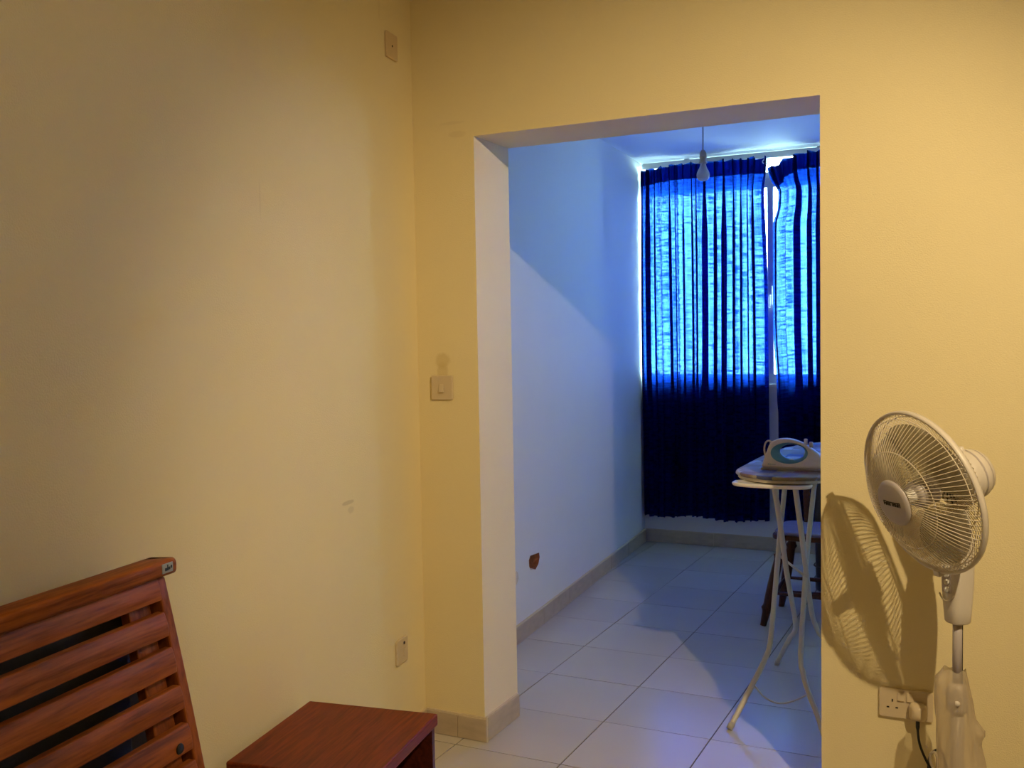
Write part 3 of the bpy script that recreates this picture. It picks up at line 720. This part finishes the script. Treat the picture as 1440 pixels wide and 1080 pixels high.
def inward(p, k):           # from outline to hole edge
    d = Vector((p.x-HCX, 0, p.z-HCZ)); a = math.atan2(d.z/HB, d.x/HA)
    e = Vector((HCX+HA*cos(a), 0, HCZ+HB*sin(a))); return p.lerp(e, k)
layers = []
for side in (-1, 1):
    L_ = []
    for k, bulge in ((0, .80), (.12, .95), (.4, 1.0), (.75, 1.0), (1, .96)):
        L_.append([bm.verts.new((q.x, side*halfw(q.x, q.z)*bulge, q.z)) for q in (inward(p, k) for p in O3)])
    layers.append(L_)
    for A_, C_ in zip(L_, L_[1:]):
        for i in range(NO): bm.faces.new((A_[i], A_[(i+1) % NO], C_[(i+1) % NO], C_[i]))
for i in range(NO): bm.faces.new((layers[0][0][i], layers[0][0][(i+1) % NO], layers[1][0][(i+1) % NO], layers[1][0][i]))
body = obj('body', bm, M['iron'], ir, smooth=True)
bm = B(); rows = []
KA, KB, KX, KZ = 18.0*.00247, 10.4*.00255, px(1113.5, 633)[0], px(1113.5, 633)[1]
for yk, f in ((-1, 0), (-.55, .75), (-.2, 1), (.2, 1), (.55, .75), (1, 0)):
    row = []
    for i in range(48):
        a = 2*pi*i/48; x = (HCX+HA*cos(a))*(1-f)+(KX+KA*cos(a))*f; z = (HCZ+HB*sin(a))*(1-f)+(KZ+KB*sin(a))*f
        row.append(bm.verts.new((x, yk*halfw(HCX+HA*cos(a), HCZ+HB*sin(a))*.965, z)))
    rows.append(row)
for A_, C_ in zip(rows, rows[1:]):
    for i in range(48): bm.faces.new((A_[i], A_[(i+1) % 48], C_[(i+1) % 48], C_[i]))
tag(obj('handle_inset', bm, M['teal'], ir, smooth=True), 'teal inset around the handle opening')
bm = B(); sp_pts = [(x, sg*halfw(x, 0)*1.04) for sg, xs_ in ((-1, [0.0, .03, .08, .13, .17, .21, .24, .262, .272]), (1, [.272, .262, .24, .21, .17, .13, .08, .03, 0.0])) for x in xs_]
sp_pts = sp_pts[:8]+[(.274, 0)]+sp_pts[10:]
prism(bm, sp_pts, 0, .007); tag(obj('sole_plate', bm, M['steel'], ir, bevel=.001), 'metal sole plate')
for x, y, hh in ((1132.5, 616, .022), (1140, 620, .020)):
    a = px(x, y); bm = B(); lathe(bm, [(0, 0), (.0068, 0), (.0068, hh-.002), (.005, hh), (0, hh)], 14, Matrix.Translation((a[0], 0, a[1]-hh+.004))); obj('button', bm, M['iron'], ir, smooth=True)
bm = B(); a = px(1113, 647); lathe(bm, [(0, .014), (.016, .012), (.018, 0), (0, 0)], 18, Matrix.Translation((a[0], 0, a[1]-.004))); obj('dial', bm, M['cream_pl'], ir, smooth=True)
bm = B(); x, z = px(1081, 650.5); yv = -halfw(x, z)*1.005
for k in range(7): 
    xx = x+k*.0041; box(bm, xx, xx+.003, -halfw(xx, z)-.0004, -halfw(xx, z)+.002, z-.0028-k*.0004, z+.0028-k*.0004)
obj('wordmark', bm, M['teal'], ir)
bm = B(); x, z = px(1111, 654.2)
for k in range(14):
    xx = x+k*.0036; box(bm, xx, xx+.0028, -halfw(xx, z)-.0004, -halfw(xx, z)+.002, z-.0009, z+.0009)
obj('small_print', bm, M['holder'], ir)
bm = B(); a = px(1083, 620); tube(bm, catmull([(a[0]+.004, 0, a[1]-.004), (a[0]-.010, .002, a[1]+.003), (a[0]-.022, .004, a[1]-.006), (a[0]-.027, .006, a[1]-.030), (a[0]-.022, .008, a[1]-.058), (a[0]-.012, .012, a[1]-.082), (.0, .03, .004), (.03, .075, .0035), (.09, .10, .0035), (.17, .11, .0035), (.26, .10, .0035)], 6), .0034, 8); obj('cord', bm, M['legs'], ir, smooth=True)

# ------------------------------------------------------------------ chair by the window
ch = thing('wooden_chair', 'dark wooden chair with turned splayed legs behind the ironing board', 'chair', (-.80, 5.02, 0))
seat = []
for x, y in rrect(.42, .38, .07, 5): seat.append((x, y*.93+.005))
bm = B(); prism(bm, seat, .418, .442); st_ = obj('seat', bm, M['chair'], ch, bevel=.006)
bm = B(); prism(bm, [(x*.96, y*.96) for x, y in seat], .442, .458); tag(obj('seat_pad', bm, M['cushion'], ch, bevel=.008, seg=3), 'lilac grey seat pad')
def turned(p0, p1, r, name, beads=()):
    q, ln = along(p0, p1); prof = []
    N_ = 40
    for i in range(N_+1):
        f = i/N_; rr2 = r*(.70+.55*sin(pi*min(1, f*1.02))**1.0*(.6+.4*f))
        for b2 in beads: rr2 += r*.40*math.exp(-((f-b2)/.022)**2)
        prof.append((rr2, f*ln))
    bm = B(); lathe(bm, [(0, 0)]+prof+[(0, ln)], 16, q); return obj(name, bm, M['chair'], ch, smooth=True)
for sx in (-1, 1):
    turned((sx*.155, -.125, .42), (sx*.240, -.198, 0), .0215, 'leg', (.2, .8))
    turned((sx*.150, .125, .42), (sx*.228, .185, 0), .0215, 'leg', (.2, .8))
    turned((sx*.205, -.165, .13), (sx*.200, .160, .16), .009, 'stretcher')
turned((-.195, .162, .160), (.195, .162, .160), .010, 'stretcher')
turned((-.212, .168, .082), (.212, .168, .082), .012, 'stretcher')
turned((-.215, -.175, .16), (.215, -.175, .16), .010, 'stretcher')
for sx in (-1, 1):
    turned((sx*.092-.0, .150, .44), (sx*.10, .185, .80), .013, 'back_post', [.06+.075*k for k in range(13)])
bm = B(); box(bm, -.135, .135, .172, .202, .79, .84); obj('crest_rail', bm, M['chair'], ch, bevel=.012, seg=3)
# tall black bag standing between chair and curtain
sk = thing('black_bag', 'tall black bag standing on the floor behind the wooden chair', 'bag', (-.66, 5.60, 0))
bm = B(); rows = []
for z, w_, d_ in ((.012, .46, .22), (.03, .49, .25), (.12, .50, .26), (.30, .505, .27), (.50, .50, .265), (.66, .49, .25), (.74, .46, .21), (.775, .40, .15)):
    pr = rrect(w_, d_, .06, 6); m = len(pr)
    rows.append([bm.verts.new((x+.004*sin(9*z*4+i*.7), y+.005*sin(z*21+i*.9), z)) for i, (x, y) in enumerate(pr)])
for A_, C_ in zip(rows, rows[1:]):
    for i in range(m): bm.faces.new((A_[i], A_[(i+1) % m], C_[(i+1) % m], C_[i]))
bm.faces.new(rows[0][::-1]); bm.faces.new(rows[-1]); obj('bag_body', bm, M['blackbag'], sk, smooth=True)
for z in (.085, .16):
    bm = B(); pr = [(x, y, z) for x, y in rrect(.508, .268, .06, 6)]; tube(bm, pr, .004, 6, closed=True); tag(obj('piping', bm, M['panel'], sk, smooth=True), 'grey piping')
for sx in (-1, 1):
    for sy in (-1, 1):
        bm = B(); lathe(bm, [(.018, 0), (.020, .008), (.018, .014), (0, .014)], 12, Matrix.Translation((sx*.18, sy*.07, 0))); obj('foot', bm, M['black'], sk)
bm = B(); tube(bm, catmull([(-.09, 0, .770), (-.085, 0, .81), (0, 0, .83), (.085, 0, .81), (.09, 0, .770)], 5), .009, 8); obj('handle', bm, M['panel'], sk, smooth=True)

# ------------------------------------------------------------------ slatted headboard along the left wall
hbd = thing('bed_headboard', 'orange-brown slatted wooden bed headboard leaning along the left wall', 'headboard'); hbd.location = C0; hbd.rotation_euler = LW_ROT
# local: x = s, y = -n
def nf_(z): d = .947-z; return .110+.235*d-.05*d*d
S1 = -1.549; S0 = -3.05
def post(s0, s1, dn0, dn1):
    bm = B(); rows = []
    zs = [.002+.938*k/16 for k in range(17)]
    for z in zs: rows.append([bm.verts.new((s, -(nf_(z)+dn), z)) for s, dn in ((s0, dn0), (s1, dn0), (s1, dn1), (s0, dn1))])
    for A_, C_ in zip(rows, rows[1:]):
        for k in range(4): bm.faces.new((A_[k], A_[(k+1) % 4], C_[(k+1) % 4], C_[k]))
    bm.faces.new(rows[0][::-1]); bm.faces.new(rows[-1]); return bm
for a, b2 in ((S1-.027, S1), (S0, S0+.027)):
    obj('post', post(a, b2, -.055, -.004), M['bed_dark'], hbd, bevel=.004)
for a, b2 in ((-1.655, -1.592), (S0+.043, S0+.106)):
    obj('support', post(a, b2, -.045, -.022), M['bed_dark'], hbd, bevel=.002)
def slat(zt, zb):
    bm = B(); prof = []
    n = 6
    for k in range(n+1):
        f = k/n; z = zb+(zt-zb)*f; prof.append((nf_(z)+.0035*(1-(2*f-1)**2), z))
    back = [(nf_(z)-.018, z) for _, z in prof][::-1]
    pr = prof+back; s0, s1 = S0+.030, S1-.030
    A_ = [bm.verts.new((s0, -q, z)) for q, z in pr]; C_ = [bm.verts.new((s1, -q, z)) for q, z in pr]; m = len(pr)
    for i in range(m): bm.faces.new((A_[i], A_[(i+1) % m], C_[(i+1) % m], C_[i]))
    bm.faces.new(A_); bm.faces.new(C_[::-1])
    return obj('slat', bm, M['bed'], hbd, bevel=.003)
slats = []
for zt, zb in ((.945, .897), (.874, .824), (.802, .750), (.724, .676), (.647, .593), (.572, .520), (.498, .446), (.424, .372), (.350, .298)): slats.append(slat(zt, zb))
bm = B(); lathe(bm, [(0, .003), (.010, .0025), (.0115, 0), (0, 0)], 18)
z = .581+.030; 
xform(bm, Matrix.Translation((-1.622, -(nf_(.610)+.0035), .610)) @ Matrix.Rotation(pi/2-.0, 4, 'X')); obj('screw_cap', bm, M['black'], slats[4], smooth=True)
# top rail: rounded section with its back corner cut off at the end
bm = B(); sec = []
for x, y in rrect(.062, .034, .011, 4): sec.append((x, y))
nc = .098; zc = .962
def secring(s, cut=0, sc=1):
    r = []
    for dx, dz in sec:
        n_ = nc+dx*sc
        r.append(bm.verts.new((s-(cut if dx < 0 else 0)*min(1, -dx/.031 if dx < 0 else 0), -n_, zc+dz*sc)))
    return r
rs = [secring(S0-.02), secring(S1-.02), secring(S1-.004), secring(S1+.010, .055), secring(S1+.016, .06, .72)]
for A_, C_ in zip(rs, rs[1:]):
    m = len(A_)
    for i in range(m): bm.faces.new((A_[i], A_[(i+1) % m], C_[(i+1) % m], C_[i]))
bm.faces.new(rs[0][::-1]); bm.faces.new(rs[-1])
tr_ = obj('top_rail', bm, M['bed'], hbd)
for p_ in tr_.data.polygons: p_.use_smooth = len(p_.vertices) == 4
bm = B(); box(bm, S1-.036, S1-.002, -(nc+.0325), -(nc+.0295), zc-.009, zc+.011); stk = tag(obj('maker_sticker', bm, M['sticker'], tr_, bevel=.001), 'silver sticker with dark lettering')
bm = B(); yq = -(nc+.0328)
box(bm, S1-.028, S1-.022, yq-.0003, yq+.002, zc-.004, zc+.002); box(bm, S1-.021, S1-.018, yq-.0003, yq+.002, zc-.004, zc+.008); box(bm, S1-.017, S1-.012, yq-.0003, yq+.002, zc-.003, zc+.003); box(bm, S1-.010, S1-.006, yq-.0003, yq+.002, zc-.001, zc+.005)
obj('sticker_print', bm, M['navy'], stk)
# dark padded panel stored behind the slats
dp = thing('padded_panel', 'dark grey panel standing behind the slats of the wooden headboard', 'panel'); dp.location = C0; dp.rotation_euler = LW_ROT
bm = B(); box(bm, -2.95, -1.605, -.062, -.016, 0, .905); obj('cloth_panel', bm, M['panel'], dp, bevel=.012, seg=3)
bm = B(); box(bm, -2.96, -1.498, -.016, -.004, 0, .855); tag(obj('shade_sheet', bm, M['black'], dp, bevel=.002), 'black sheet standing in for shade behind the slats')  # added black sheet: stands in for the shaded wall seen between the slats

# ------------------------------------------------------------------ bedside cabinet
nt_ = thing('bedside_cabinet', 'low red-brown open-fronted bedside cabinet against the left wall', 'cabinet')
NZ_ = .422; NS0, NS1 = -1.265, -.862; NN0, NN1 = .034, .418
nt_.location = lw(NS1, NN0, 0); nt_.rotation_euler = (0, 0, LW_ROT[2]+math.radians(1.8))
LX, LY = NS1-NS0, NN1-NN0             # local x from -LX to 0, local y from 0 to -LY
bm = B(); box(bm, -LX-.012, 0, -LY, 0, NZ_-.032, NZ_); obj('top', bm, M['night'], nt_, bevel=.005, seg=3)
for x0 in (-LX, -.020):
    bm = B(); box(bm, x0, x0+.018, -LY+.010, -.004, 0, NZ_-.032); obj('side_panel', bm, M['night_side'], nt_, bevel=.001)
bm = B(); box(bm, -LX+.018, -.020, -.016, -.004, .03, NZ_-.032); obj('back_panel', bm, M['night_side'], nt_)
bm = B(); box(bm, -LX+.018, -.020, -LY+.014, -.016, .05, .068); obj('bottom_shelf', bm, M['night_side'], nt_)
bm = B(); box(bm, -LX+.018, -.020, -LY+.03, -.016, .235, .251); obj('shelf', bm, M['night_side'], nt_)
bm = B(); box(bm, -LX+.018, -.020, -LY+.030, -LY+.046, 0, .05); obj('plinth', bm, M['night_side'], nt_)
